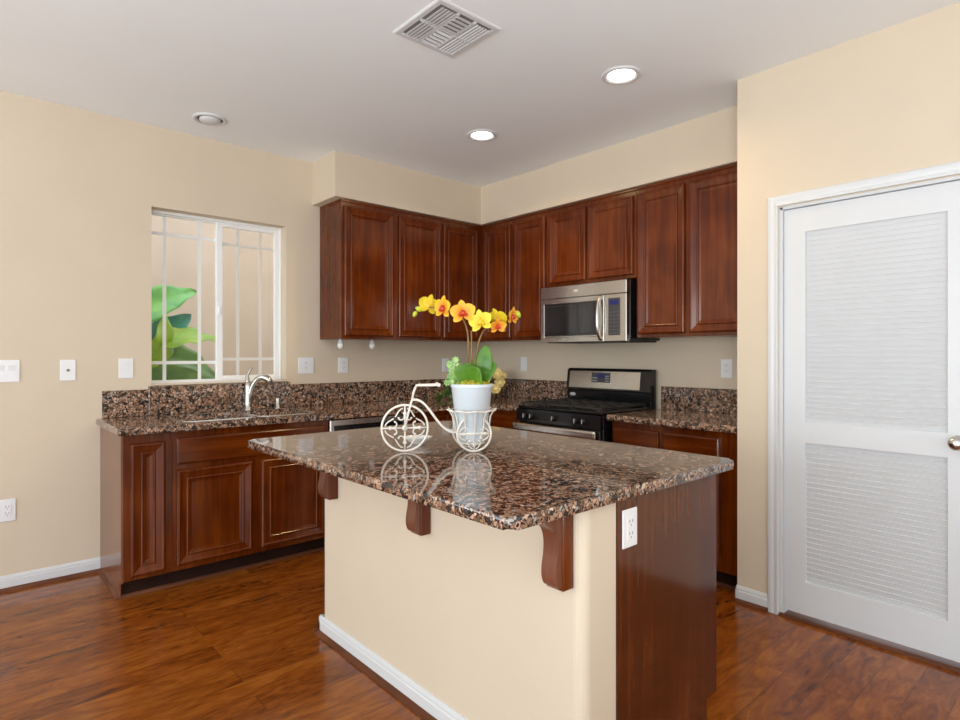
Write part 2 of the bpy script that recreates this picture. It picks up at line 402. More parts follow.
b = MB(); shoe(b, (XL, -.011), (CX, -.011), (0, -1)); struct(b, 'trim_1', M_shoe)
b = MB(); baseboard(b, (EX, YW), (EX, -2.896), (-1, 0)); baseboard(b, (EX, YW), (EX+.05, YW), (0, 1)); struct(b, 'baseboard_right', M_white)
b = MB(); shoe(b, (EX-.011, YW), (EX-.011, -2.896), (-1, 0)); struct(b, 'trim_2', M_shoe)

# ------------------------------------------------------------------ louvred door, its jamb and casing
def casing():
    b = MB(); w = .052
    prof = [(0, 0), (0, .010), (.006, .014), (.018, .016), (.034, .013), (.046, .017), (w, .017), (w, 0)]  # outer -> inner
    zt = dz+.006; yl = dy1+.006; yr = dy0-.006
    path = lambda u: [(yl+w-u, 0), (yl+w-u, zt+w-u), (yr-w+u, zt+w-u), (yr-w+u, 0)]
    R = []
    for u, d in prof: R.append([b.bm.verts.new((EX-d, y, z)) for y, z in path(u)])
    for A, B in zip(R, R[1:]):
        for j in range(3): b.bm.faces.new((A[j], A[j+1], B[j+1], B[j]))
    b.bm.faces.new([r[0] for r in R]); b.bm.faces.new([r[3] for r in R])
    # jamb lining and stop
    b.box(EX, EX+.12, dy1-.012, dy1, 0, dz); b.box(EX, EX+.12, dy0, dy0+.012, 0, dz); b.box(EX, EX+.12, dy0, dy1, dz-.012, dz)
    return b
struct(casing(), 'trim_3', M_white)
b = MB(); b.box(EX-.006, EX+.10, dy0+.012, dy1-.012, 0, .010, .004); shoe(b, (EX-.004, dy1), (EX-.004, dy0), (-1, 0), .012); struct(b, 'trim_4', M_shoe)
door = thing('door_1', 'white louvred pantry door with two slatted panels', 'door', (EX+.014, dy1-.014, .03), -PI/2)
door['kind'] = 'structure'
DW, DH = .744, 1.984
b = MB(); fr = .098
zr = [(0, .158), (.838, .940), (DH-.118, DH)]
b.box(0, fr, 0, .035, 0, DH); b.box(DW-fr, DW, 0, .035, 0, DH)
for z0, z1 in zr: b.box(fr, DW-fr, 0, .035, z0, z1)
b.build('door_frame', M_white, door)
for z0, z1 in ((.158, .838), (.940, DH-.118)):
    b = MB(); n = int(round((z1-z0)/.0245)); p = (z1-z0)/n
    for i in range(n):
        zc = z0+(i+.5)*p
        b.obox(Matrix.Translation((DW/2, .016, zc)) @ Matrix.Rotation(math.radians(-69), 4, 'X'), DW-2*fr, .031, .006)
    b.box(fr, DW-fr, .028, .031, z0, z1)
    b.build('louver_panel', M_white, door)
b = MB(); kx, kz = DW-.062, .905
RX = Matrix.Rotation(PI/2, 4, 'X')
b.lathe([(0, 0), (.030, 0), (.030, .004), (.026, .008), (.011, .010), (.010, .030), (.016, .036), (.026, .046), (.028, .056), (.024, .066), (.012, .072), (0, .073)], (kx, 0, kz), 24, mat=RX)
b.build('door_knob', M_chrome, door)

# ------------------------------------------------------------------ kitchen window (sliding, with bars between the panes)
win = thing('window_1', 'white sliding window above the kitchen sink with grid bars', 'window', (wx0, .085, wz0), 0)
win['kind'] = 'structure'
ww, wh = wx1-wx0, wz1-wz0
b = MB(); t = .018
for x0, x1, z0, z1 in ((0, .012, 0, wh), (ww-t, ww, 0, wh), (.012, ww-t, 0, t), (.012, ww-t, wh-t, wh)): b.box(x0, x1, 0, .06, z0, z1, .003)
b.build('window_frame', M_vinyl, win)
mid = ww*.5
def sash(name, x0, x1, y, fw, bars, gm, bm_):
    b = MB()
    for a0, a1, z0, z1 in ((x0, x0+fw[0], t, wh-t), (x1-fw[1], x1, t, wh-t), (x0+fw[0], x1-fw[1], t, t+fw[2]), (x0+fw[0], x1-fw[1], wh-t-fw[2], wh-t)): b.box(a0, a1, y, y+.026, z0, z1, .003)
    s = b.build('window_sash', M_vinyl, win)
    gx0, gx1, gz0, gz1 = x0+fw[0], x1-fw[1], t+fw[2], wh-t-fw[2]
    b = MB(); b.box(gx0, gx1, y+.011, y+.015, gz0, gz1); b.build('window_pane', gm, s)
    b = MB(); w = .0105
    for bx in bars: b.box(bx-w, bx+w, y+.0165, y+.022, gz0, gz1)
    for bz in (gz0+.115, gz1-.115): b.box(gx0, gx1, y+.0163, y+.0218, bz-w, bz+w)
    b.build('window_grid', M_vinyl, s)
    return s
sash('left', .010, mid+.02, .030, (.012, .035, .008), (.105, .322), M_glass, 0)
s2 = sash('right', mid-.02, ww-.012, .004, (.042, .040, .030), (mid+.13, ww-.15), M_screen, 0)
b = MB(); b.box(mid-.012, mid+.004, -.012, .004, wh*.42, wh*.47, .003); b.build('window_latch', M_vinyl, s2)

# outside: stucco wall across the side yard, soil and big-leaved plant
b = MB(); b.box(-7.3, 2.5, 1.75, 1.95, -.2, 3.3); struct(b, 'wall_outside', M_stucco)
b = MB(); b.box(-7.3, 2.5, .15, 1.75, -.25, -.15); struct(b, 'ground', M_ground)
def frame_from(d, nrm):
    d = d.normalized(); nrm = (nrm - d*nrm.dot(d)).normalized(); return d, nrm, d.cross(nrm)
def leaf_grid(b, base, tip, width, nrm, droop=.0, fold=.15, wave=0, nu=14, nv=8, shape=None, m=0):
    base, tip = Vector(base), Vector(tip); Ld = (tip-base).length
    d, n, sd = frame_from(tip-base, Vector(nrm)); P = []
    shape = shape or (lambda u: (math.sin(PI*min(1, u**.62))**.8) if u < 1 else 0)
    for i in range(nu+1):
        u = i/nu; w = max(.002, shape(u))*width/2; row = []
        for j in range(nv+1):
            v = j/nv*2-1
            p = base + d*(Ld*u) + sd*(w*v) + n*(fold*w*abs(v) + droop*Ld*math.sin(PI*u) + wave*math.sin(u*17+v*2)*abs(v))
            row.append(p)
        P.append(row)
    b.grid(P, m)
ele = thing('elephant_ear_plant', 'large-leaved green plant growing outside the kitchen window', 'plant', (-2.72, .75, -.15))
ox = Vector((-2.72, .75, -.15))
heart = lambda u: (math.sin(PI*min(1, u**.5))**.75)
LV = [((-2.78, .62, 1.58), (-2.37, .66, 1.78), .28, (.1, -.75, .7), 0),
      ((-2.70, .70, 1.30), (-2.42, .62, 1.60), .30, (-.6, -.8, .1), 1),
      ((-2.74, .50, 1.20), (-2.64, .44, 1.60), .22, (.5, -.8, .1), 2),
      ((-2.68, .48, 1.37), (-2.24, .50, 1.40), .24, (0, -.55, .85), 2),
      ((-2.66, .66, 1.30), (-2.20, .72, 1.10), .26, (.2, -.8, .5), 3),
      ((-2.80, .60, 1.22), (-2.55, .55, 1.02), .26, (0, -.8, .5), 3),
      ((-2.86, .55, 1.05), (-2.40, .50, 1.16), .30, (.1, -.9, .4), 3),
      ((-2.62, .62, .92), (-2.16, .60, 1.08), .34, (.1, -.9, .35), 3),
      ((-2.80, .66, .86), (-2.42, .56, 1.04), .36, (0, -.9, .4), 0)]
for bs, tp, w, nr, mi in LV:
    b = MB(); leaf_grid(b, Vector(bs)-ox, Vector(tp)-ox, w, nr, .10, .22, .012, 16, 10, heart)
    lf = b.build('leaf', M_ele[mi], ele, solid=.003)
    b = MB(); p0 = Vector((random.uniform(-.06, .06), random.uniform(-.05, .05), 0)); p1 = Vector(bs)-ox
    b.tube([p0.lerp(p1, k/8) + Vector((.06*math.sin(PI*k/8), 0, 0)) for k in range(9)], [.016-.001*k for k in range(9)], 8)
    b.build('stalk', M_elestem, ele)

# ------------------------------------------------------------------ cabinets
DP = [(0, .007), (.003, .0125), (.009, .018), (.016, .020), (.021, .018), (.050, .0115), (.053, .0155), (.058, .0175), (.064, .0155), (.068, .011), (.074, .0105), (.079, .0075)]
def arc(i0, d0, i1, d1, n=5):
    # quarter-round between two (inset, height) points, bulging outwards
    return [(i0+(i1-i0)*(1-math.cos(k*PI/2/n)), d0+(d1-d0)*math.sin(k*PI/2/n)) for k in range(n+1)]
DP = arc(0, .006, .012, .020) + [(.016, .0195), (.019, .0170), (.049, .0110)] + arc(.049, .0115, .056, .0180) + [(x_, d_) for x_, d_ in reversed([(.056+.007-(i_-.056), d_) for i_, d_ in arc(.056, .0105, .063, .0180)])][1:] + [(.0665, .0100), (.078, .0075)]
DRP = [(0, .012), (.004, .016), (.010, .019), (.014, .019)]
def cab_door(par, x0, x1, z0, z1, y):
    b = MB(); b.rings(x0, x1, z0, z1, y, DP); return b.build('door', M_wood, par)
def cab_drawer(par, x0, x1, z0, z1, y, name='drawer'):
    b = MB(); b.rings(x0, x1, z0, z1, y, DRP); return b.build(name, M_woodh, par)

UD, UB, UT = .33, 1.41, S
def upper(label, loc, rz, w, doors, zb=UB, depth=UD, m0=.001, grp='upper cabinets under the soffit'):
    t = thing('upper_cabinet', label, 'cabinet', (*loc, zb), rz, grp)
    h = UT-zb-.002
    b = MB(); b.box(.0005, w-.0005, -depth, -.002, 0, h, .0015); b.build('body', M_wood, t)
    for x0, x1 in doors: cab_door(t, x0, x1, .022, h-.048, -depth-.0005)
    b = MB(); b.box(m0, w-.001, -depth-.010, -depth-.0003, h-.018, h, .003); b.build('top_moulding', M_woodh, t)
    return t
# window wall run (facing -y): x from -1.675
upper('two-door cherry wall cabinet left of the corner, nearest the window', (-1.684, 0), 0, .914, [(.023, .443), (.489, .901)])
upper('narrow single-door cherry wall cabinet on the left of the inner corner', (-.770, 0), 0, .770-UD, [(.014, .390)])
# range wall run (facing -x)
upper('two-door cherry wall cabinet between the corner and the microwave', (0, 0), -PI/2, 1.104, [(.383, .704), (.746, 1.084)], m0=.342)
upper('short two-door cherry wall cabinet directly above the microwave', (0, -1.104), -PI/2, .792, [(.024, .374), (.400, .772)], 1.815)
upper('tall two-door cherry wall cabinet right of the microwave beside the door wall', (0, -1.897), -PI/2, -YW-1.897-.002, [(.014, .356), (.384, .752)])

BT = .872; BD = .60; KH = .10
def base_cab(label, loc, rz, w, doors=(), drawers=(), x0=0, hollow=False, dname='drawer'):
    t = thing('base_cabinet', label, 'cabinet', (*loc, 0), rz, 'base cabinets along the walls')
    b = MB()
    if hollow:
        b.box(x0+.0005, w-.0005, -BD, -BD+.019, KH, BT, .0015); b.box(x0+.0005, x0+.018, -BD+.0195, -.002, KH, BT); b.box(w-.018, w-.0005, -BD+.0195, -.002, KH, BT); b.box(x0+.0185, w-.0185, -BD+.0195, -.002, KH, KH+.018)
    else: b.box(x0+.0005, w-.0005, -BD, -.002, KH, BT, .0015)
    b.build('body', M_wood, t)
    b = MB(); b.box(x0+.0005, w-.0005, -BD+.07, -.002, 0, KH); b.build('toe_kick', M_kick, t)
    for a in doors: cab_door(t, *a, -BD-.0005)
    for a in drawers: cab_drawer(t, *a, -BD-.0005, name=dname)
    return t
t = base_cab('narrow one-door cherry base cabinet at the left end of the sink counter', (CX, 0), 0, .235, [(.030, .200, .122, .826)])
b = MB(); b.prism([(-.002, 0), (-BD+.055, 0), (-BD+.055, KH-.004), (-BD, KH-.004), (-BD, BT), (-.002, BT)], lambda u, v, a: (a, u, v), -.010, 0)
b.build('end_panel', M_woodsheen, t)
t = base_cab('two-door cherry sink base cabinet under the kitchen window', (CX+.235, 0), 0, .937,
             [(.020, .437, .130, .660), (.490, .905, .130, .660)], [(.020, .905, .690, .836)], dname='false_drawer_front', hollow=True)
t = base_cab('cherry base cabinet between the dishwasher and the inner corner', (-1.313, 0), 0, 1.313-BD, [(.02, .34, .13, .66), (.37, .69, .13, .66)], [(.02, .34, .69, .836), (.37, .69, .69, .836)])
t = base_cab('cherry base cabinet between the inner corner and the black range', (0, 0), -PI/2, 1.100, [(.70, 1.08, .13, .66)], [(.70, 1.08, .69, .836)], x0=.002)
t = base_cab('cherry base cabinet right of the range against the door wall', (0, -1.892), -PI/2, -YW-1.892-.002,
             [(.016, .338, .13, .66), (.366, .716, .13, .66)], [(.016, .338, .69, .836), (.366, .716, .69, .836)])
# thin brown moulding along the toe kick and round the end panel
b = MB(); shoe(b, (CX-.010, 0), (CX-.010, -BD+.055), (-1, 0), .013); shoe(b, (CX-.022, -BD+.07), (-1.915, -BD+.07), (0, -1), .013)
shoe(b, (-BD+.07, -1.892), (-BD+.07, YW), (-1, 0), .013)
struct(b, 'trim_5', M_shoe)

# ------------------------------------------------------------------ stone tops
def slab(poly, z0, z1, round_edges, r=.013, name='slab'):
    """stone slab; edges whose both ends satisfy round_edges(mid) are bullnosed"""
    b = MB(); b.prism(poly, lambda u, v, z: (u, v, z), z0, z1)
    es = [e for e in b.bm.edges if abs(e.verts[0].co.z-e.verts[1].co.z) < 1e-6 and round_edges((e.verts[0].co+e.verts[1].co)/2)]
    es += [e for e in b.bm.edges if abs(e.verts[0].co.z-e.verts[1].co.z) > 1e-6 and any(k in es for v in e.verts for k in v.link_edges if k != e) and sum(k in es for k in e.verts[0].link_edges) == 2]
    bmesh.ops.bevel(b.bm, geom=es, offset=r, segments=4, affect='EDGES', profile=.5)
    return b
CZ0, CZ1, CF = .874, .914, .648
ct = thing('countertop', 'L-shaped brown granite counter along the window wall to the range', 'countertop', (0, 0, 0))
X0c = CX-.032
poly = [(X0c, -.001), (X0c, -CF), (-CF, -CF), (-CF, -1.100), (-.001, -1.100), (-.001, -.001)]
b = slab(poly, CZ0, CZ1, lambda m: (abs(m.y+CF) < 1e-3 or (abs(m.x+CF) < 1e-3) or abs(m.x-X0c) < 1e-3))
top = b.build('counter_slab', M_granite, ct)
bowls = ((-2.765, -2.385), (-2.335, -1.985)); by0, by1 = -.545, -.135
b = MB()
for x0, x1 in bowls:
    q = []
    for cx, cy, a0 in ((x1-.06, by1-.06, 0), (x0+.06, by1-.06, 90), (x0+.06, by0+.06, 180), (x1-.06, by0+.06, 270)):
        for k in range(6): a = math.radians(a0+k*18); q.append((cx+.06*math.cos(a), cy+.06*math.sin(a)))
    b.prism(q, lambda u, v, z: (u, v, z), .8, 1.0)
boolean(top, b.build('cut', M_granite))
b = MB(); b.box(X0c+.03, wx0-.02, -.021, -.001, CZ1+.0005, 1.078, .003); b.box(wx1+.02, -.022, -.021, -.001, CZ1+.0005, 1.078, .003)
b.box(wx0-.02, wx1+.02, -.024, -.001, CZ1+.0005, wz0-.004, .003); b.build('backsplash', M_granite, ct)
b = MB(); b.box(-.021, -.001, -1.100, -.001, CZ1+.0005, 1.078, .003); b.build('backsplash', M_granite, ct)
b = MB(); b.box(wx0+.002, wx1-.002, -.02, .085, wz0-.001, wz0+.008, .003); struct(b, 'trim_6', M_wall)
ct2 = thing('countertop', 'short brown granite counter right of the range against the door wall', 'countertop', (0, 0, 0))
poly = [(-CF, -1.886), (-CF, YW+.001), (-.001, YW+.001), (-.001, -1.886)]
b = slab(poly, CZ0, CZ1, lambda m: abs(m.x+CF) < 1e-3); b.build('counter_slab', M_granite, ct2)
b = MB(); b.box(-.021, -.001, YW+.001, -1.892, CZ1+.0005, 1.072, .003); b.build('backsplash', M_granite, ct2)

# sink, faucet, air gap
snk = thing('kitchen_sink', 'double-bowl stainless sink with bright rims set in the counter below the window', 'sink', (-2.375, -.34, CZ0-.002))
for x0, x1 in bowls:
    b = MB(); P = []
    for z, ins in ((0, -.012), (-.001, 0.003), (-.15, .012), (-.165, .03), (-.168, .12)):
        r = max(.02, .06-ins*.2); q = []
        for cx, cy, a0 in ((x1-ins-r, by1-ins-r, 0), (x0+ins+r, by1-ins-r, 90), (x0+ins+r, by0+ins+r, 180), (x1-ins-r, by0+ins+r, 270)):
            for k in range(6): a = math.radians(a0+k*18); q.append(Vector((cx+r*math.cos(a)+2.375, cy+r*math.sin(a)+.34, z)))
        P.append(q)
    V = [[b.bm.verts.new(p) for p in q] for q in P]; k = len(V[0])
    for A, B in zip(V, V[1:]):
        for i in range(k):
            f = b.bm.faces.new((A[i], A[(i+1) % k], B[(i+1) % k], B[i])); f.smooth = True
    b.bm.faces.new(V[-1]); bw = b.build('sink_bowl', M_sink, snk, solid=.0015)
    
    b = MB(); q0 = V0 = None
    loops = []
    for z, ins in ((.0425, .002), (.0452, -.004), (.0452, -.014), (.0425, -.020)):
        r = .06-ins; q = []
        for cx, cy, a0 in ((x1-.06, by1-.06, 0), (x0+.06, by1-.06, 90), (x0+.06, by0+.06, 180), (x1-.06, by0+.06, 270)):
            for k in range(6): a = math.radians(a0+k*18); q.append(b.bm.verts.new((cx+r*math.cos(a)+2.375, cy+r*math.sin(a)+.34, z)))
        loops.append(q)
    for A, B in zip(loops, loops[1:]):
        for i in range(len(A)): b.bm.faces.new((A[i], A[(i+1) % len(A)], B[(i+1) % len(A)], B[i])).smooth = True
    b.build('sink_rim', M_sink, snk)
    b = MB(); b.lathe([(.045, -.160), (.045, -.166), (.02, -.167), (0, -.167)], ((x0+x1)/2+2.375, 0, 0), 20); b.build('drain', M_chrome, bw)
fa = thing('faucet', 'brushed chrome single-lever faucet standing behind the sink', 'faucet', (-2.250, -.075, CZ1), math.radians(46))
b = MB(); b.lathe([(0, 0), (.030, 0), (.030, .006), (.024, .012), (.022, .06), (.021, .13), (.022, .160), (.020, .182), (.012, .195), (0, .198)], (0, 0, 0), 20); b.build('faucet_body', M_chrome, fa)
def bez(p, n=14):
    p = [Vector(q) for q in p]; r = []
    for i in range(n+1):
        t_ = i/n; q = p[:]
        while len(q) > 1: q = [a.lerp(c, t_) for a, c in zip(q, q[1:])]
        r.append(q[0])
    return r
b = MB(); b.tube(bez([(0, -.004, .075), (.0, -.022, .19), (0, -.075, .255), (0, -.125, .240), (0, -.158, .192)]), [.016]*5+[.017, .018, .020, .022, .023, .024, .024, .023, .021, .019], 14); b.build('spout', M_chrome, fa)
b = MB(); b.tube(bez([(0, 0, .185), (.004, .014, .225), (.010, .010, .25), (.022, -.020, .292)], 10), [.016, .0155, .015, .014, .0125, .011, .010, .009, .008, .007, .005], 10); b.build('lever', M_chrome, fa)
ag = MB().lathe([(0, 0), (.024, 0), (.024, .006), (.019, .010), (.019, .068), (.016, .076), (0, .078)], (0, 0, 0), 20).build('soap_dispenser', M_chrome, None, (-2.045, -.085, CZ1))
tag(ag, 'small chrome capped cylinder on the counter right of the faucet', 'soap dispenser')

# ------------------------------------------------------------------ dishwasher
dwx0, dwx1 = -1.914, -1.316
dw = thing('dishwasher', 'stainless steel dishwasher under the counter beside the sink cabinet', 'dishwasher', (dwx0, 0, 0))
w = dwx1-dwx0
b = MB(); b.box(.002, w-.002, -.575, -.01, .10, .868); b.build('tub', M_darkplas, dw)
b = MB(); b.box(.002, w-.002, -.615, -.578, .11, .748, .004); b.build('door', M_steel, dw)
b = MB(); b.box(.002, w-.002, -.612, -.578, .752, .866, .006, 0)
b.box(.03, w-.03, -.6145, -.6125, .792, .826, 0, 1); b.build('control_panel', [M_steel, M_black], dw)
b = MB(); b.tube([(.05, -.655, .775), (w-.05, -.655, .775)], .011, 12)
for x in (.07, w-.07): b.tube([(x, -.655, .775), (x, -.61, .775)], .008, 8)
b.build('handle', M_steel, dw)
b = MB(); b.box(.002, w-.002, -.53, -.02, 0, .098); b.build('toe_kick', M_kick, dw)

# ------------------------------------------------------------------ range
rg = thing('range', 'black freestanding gas range with stainless handle and backguard', 'range', (0, -1.106, 0), -PI/2)
w = .752
b = MB(); b.box(0, w, -.645, -.03, .06, .905, .004); b.build('body', M_black, rg)
b = MB(); b.box(.02, w-.02, -.60, -.05, 0, .06); b.build('plinth', M_kick, rg)
b = MB(); b.box(-.001, w+.001, -.665, -.10, .906, .926, .006); b.build('cooktop', M_black, rg)
b = MB(); b.prism([(-.646, .815), (-.678, .816), (-.676, .904), (-.646, .905)], lambda u, v, a: (a, u, v), 0, w)
b.build('control_panel', M_black, rg)
for kx in (.095, .16, .365, .56, .625):
    b = MB(); Mx = Matrix.Rotation(math.radians(88), 4, 'X')
    b.lathe([(0, -.004), (.021, -.004), (.021, .006), (.017, .026), (.015, .028), (0, .028)], (0, 0, 0), 20, mat=Mx)
    kb = b.build('knob', M_black, rg, (kx, -.678, .858))
    b = MB(); b.obox(Mx @ Matrix.Translation((0, 0, .0285)), .004, .028, .004); b.build('knob_mark', M_mark, kb)
b = MB(); b.box(.003, w-.003, -.680, -.647, .25, .805, .006); od = b.build('oven_door', M_black, rg)
b = MB(); b.box(.10, w-.10, -.683, -.6805, .36, .68, .001); b.build('oven_window', M_darkglass, od)
b = MB(); b.box(.004, w-.004, -.734, -.704, .752, .808, .0145, seg=5)
for x in (.04, w-.04): b.box(x-.016, x+.016, -.706, -.678, .765, .795, .003)
b.build('oven_handle', M_steel, od)
b = MB(); b.box(.003, w-.003, -.680, -.647, .07, .24, .006); b.build('storage_drawer', M_black, rg)
for gx0, gx1 in ((.02, .257), (.263, .499), (.505, .735)):
    b = MB(); y0, y1, z = -.635, -.13, .945; r = .006
    xs = (gx0, (gx0+gx1)/2, gx1)
    for x in xs: b.box(x-r if x != gx0 else x, x+r if x != gx1 else x, y0, y1, z-.006, z+.006, .002)
    for y in (y0, y0+(y1-y0)*.25, (y0+y1)/2, y0+(y1-y0)*.75, y1): b.box(gx0, gx1, y-r, y+r, z-.0065, z+.0055, .002)
    for x in (gx0+.008, gx1-.008):
        for y in (y0, y1): b.box(x-.006, x+.006, y-.006, y+.006, .926, z)
    b.build('grate', M_iron, rg)
for bx, by, br in ((.141, -.26, .04), (.141, -.50, .05), (.381, -.38, .045), (.623, -.26, .04), (.623, -.50, .05)):
    b = MB(); b.lathe([(br+.012, 0), (br+.01, .004), (br, .005), (br, .009), (br-.006, .011), (0, .0112)], (bx, by, .926), 20); b.build('burner', M_iron, rg)
b = MB(); b.prism([(-.03, .88), (-.098, .926), (-.100, 1.02), (-.112, 1.03), (-.095, 1.175), (-.075, 1.190), (-.03, 1.190)], lambda u, v, a: (a, u, v), 0, w)
bgd = b.build('backguard', M_black, rg)
def onface(u): # y on the sloping front of the backguard at height u
    return -.112+(u-1.03)/(1.175-1.03)*.017
b = MB()
def slant(b, x0, x1, z0, z1, off, th, m=0):
    b.prism([(onface(z0)-off, z0), (onface(z0)-off-th, z0), (onface(z1)-off-th, z1), (onface(z1)-off, z1)], lambda u, v, a: (a, u, v), x0, x1, m)
slant(b, .028, .672, 1.042, 1.168, .0005, .003); b.build('steel_panel', M_steel, bgd)
b = MB(); slant(b, .245, .415, 1.085, 1.160, .0036, .002); cp = b.build('clock_panel', M_darkplas, bgd)
b = MB(); slant(b, .305, .362, 1.120, 1.150, .0058, .001); b.build('display', M_display, cp)
b = MB()
for i in range(4):
    for j in range(2): slant(b, .252+i*.012, .260+i*.012, 1.095+j*.02, 1.101+j*.02, .0058, .0006)
b.build('buttons', M_mark, cp)
b = MB()
for i in range(3):
    for j in range(3): slant(b, .372+i*.012, .380+i*.012, 1.094+j*.018, 1.100+j*.018, .0058, .0006)
b.build('buttons', M_mark, cp)
b = MB(); b.lathe([(.030, 0), (.030, .0015), (0, .002)], (.055, -.1005, .985), 20, mat=Matrix.Scale(.45, 4, (0, 0, 1)) @ Matrix.Rotation(PI/2, 4, 'X')); b.build('oval_badge', M_mark, bgd)

# ------------------------------------------------------------------ over-the-range microwave
mw = thing('microwave', 'stainless over-the-range microwave mounted above the stove', 'microwave', (0, -1.106, 1.383), -PI/2)
w, h, D = .770, .418, .395
b = MB(); b.box(.002, w, -D+.02, -.003, .012, h, .003); b.build('body', M_black, mw)
b = MB(); b.box(.02, w-.02, -D+.04, -.02, 0, .011); b.build('vent_base', M_iron, mw)
b = MB(); b.box(.001, w-.002, -D-.022, -D+.019, h-.090, h-.001, .004); b.build('vent_band', M_steel, mw)
dx = .586
b = MB(); b.rings(.001, dx, .004, h-.093, -D+.019, [(0, .038), (.003, .041), (.034, .041), (.037, .038)]); md = b.build('door', M_steel, mw)
b = MB(); b.rings(.040, dx-.058, .050, h-.128, -D-.0195, [(0, .002), (.004, .003), (.016, .003), (.02, .0022)]); b.build('door_window', M_darkglass, md)
b = MB(); b.tube(bez([(0, -.02, .012), (-.004, -.062, .03), (.004, -.078, h*.36), (-.004, -.062, h*.68), (0, -.02, h*.73)], 16), .0125, 12); b.build('handle', M_steel, md, (dx-.026, -D, .008))
b = MB(); b.rings(dx+.004, w-.002, .004, h-.093, -D+.019, [(0, .038), (.003, .041)]); cpn = b.build('control_panel', M_steel, mw)
b = MB(); b.rings(dx+.040, w-.050, .045, h-.120, -D-.0225, [(0, .002), (.003, .003)]); kp = b.build('keypad', M_darkplas, cpn)
b = MB(); b.box(dx+.050, w-.060, -D-.0268, -D-.0258, h-.165, h-.135); b.build('display', M_display, kp)
b = MB()
for i in range(3):
    for j in range(7): b.box(dx+.050+i*.031, dx+.066+i*.031, -D-.0266, -D-.0258, .055+j*.024, .062+j*.024)
b.build('buttons', plain('grey_button', (.10, .10, .11), .4, noise=.05), kp)
b = MB(); b.lathe([(.026, 0), (.026, .001), (0, .0014)], (dx*.58, -D-.0222, h-.046), 20, mat=Matrix.Scale(.4, 4, (0, 0, 1)) @ Matrix.Rotation(PI/2, 4, 'X')); b.build('oval_badge', M_mark, mw)

# ------------------------------------------------------------------ island
IX0, IX1, IY0, IY1 = -2.470, -1.722, -1.610, -3.135   # wall face, cabinet side, far end, near end
IZB = .883   # underside of the island top
isl = thing('kitchen_island', 'kitchen island with cream half wall and dark cherry end panel', 'kitchen island', (IX0, IY1, 0))
def isp(x, y): return (x-IX0, y-IY1)
wt = .150; L = IY0-IY1
b = MB(); r = .035; q = []
for cx, cy, a0 in ((r, r, 180), ):
    for k in range(7): a = math.radians(a0+k*15); q.append((cx+r*math.cos(a), cy+r*math.sin(a)))
q += [(wt, 0), (wt, L)]
for k in range(7): a = math.radians(90+k*15); q.append((r+r*math.cos(a), L-r+r*math.sin(a)))
b.prism(q, lambda u, v, z: (u, v, z), 0, IZB-.002)
for f in b.bm.faces:
    if abs(f.normal.z) < .5: f.smooth = False
b.build('half_wall', M_wall, isl)
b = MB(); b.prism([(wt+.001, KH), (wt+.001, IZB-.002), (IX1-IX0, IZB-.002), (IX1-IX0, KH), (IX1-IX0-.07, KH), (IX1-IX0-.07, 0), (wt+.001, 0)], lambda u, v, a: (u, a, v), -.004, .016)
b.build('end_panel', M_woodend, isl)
b = MB(); b.box(wt+.001, IX1-IX0-.002, .017, L, KH, IZB-.002); b.box(wt+.001, IX1-IX0-.072, .017, L, 0, KH); b.build('cabinet_body', M_wood, isl)
for i in range(3):
    x0 = .03+i*(L-.05)/3
    b = MB(); b.rings(x0, x0+(L-.05)/3-.02, .13, .66, 0, DP); dd = b.build('door', M_wood, isl, (IX1-IX0-.002, 0, 0), (0, 0, PI/2))
    b = MB(); b.rings(x0, x0+(L-.05)/3-.02, .69, .84, 0, DRP); b.build('drawer', M_woodh, isl, (IX1-IX0-.002, 0, 0), (0, 0, PI/2))
b = MB(); baseboard(b, (0, -.002), (0, L+.012), (-1, 0)); baseboard(b, (-.012, L), (wt, L), (0, 1)); baseboard(b, (-.012, 0), (wt-.002, 0), (0, -1)); b.build('baseboard', M_white, isl)
b = MB(); shoe(b, (-.011, -.025), (-.011, L+.03), (-1, 0)); shoe(b, (-.03, L+.011), (wt, L+.011), (0, 1)); shoe(b, (-.03, -.011), (wt-.004, -.011), (0, -1)); b.build('shoe_moulding', M_shoe, isl)
def corbel(yc):
    # s-shaped bracket board (u = distance out from the wall, z up) on a plain back plate
    z = IZB-.002
    raw = [(.040, -.218), (.052, -.217), (.060, -.212), (.067, -.198), (.070, -.178), (.068, -.155), (.063, -.130), (.061, -.105), (.063, -.08), (.072, -.058), (.092, -.038), (.122, -.023), (.158, -.012), (.195, -.006), (.235, 0), (.040, 0)]
    sm = [raw[0]]
    for i in range(1, len(raw)-3):
        p0, p1, p2, p3 = raw[i-1], raw[i], raw[i+1], raw[i+2]
        for k in range(4):
            t_ = k/4; sm.append(tuple(.5*(2*p1[j]+(p2[j]-p0[j])*t_+(2*p0[j]-5*p1[j]+4*p2[j]-p3[j])*t_*t_+(3*p1[j]-p0[j]-3*p2[j]+p3[j])*t_**3) for j in (0, 1)))
    raw = sm+raw[-3:]
    b = MB(); th = .052
    b.prism(raw, lambda u, v, a: (-u, a, v), yc-th/2, yc+th/2)
    es = [e for e in b.bm.edges if abs(e.verts[0].co.y-e.verts[1].co.y) < 1e-6 and (e.verts[0].co.x < -.045 or e.verts[1].co.x < -.045) and not (abs(e.verts[0].co.z) < 1e-6 and abs(e.verts[1].co.z) < 1e-6)]
    bmesh.ops.bevel(b.bm, geom=es, offset=.0015, segments=1, affect='EDGES')
    c = b.build('corbel', M_corbel, isl, (0, 0, z))
    b = MB(); b.box(-.045, -.0005, yc-th/2-.006, yc+th/2+.006, -.226, 0, .003); b.build('back_plate', M_wood, c)
for yc in (3.135-3.072, 3.135-2.420, 3.135-1.735): corbel(yc)

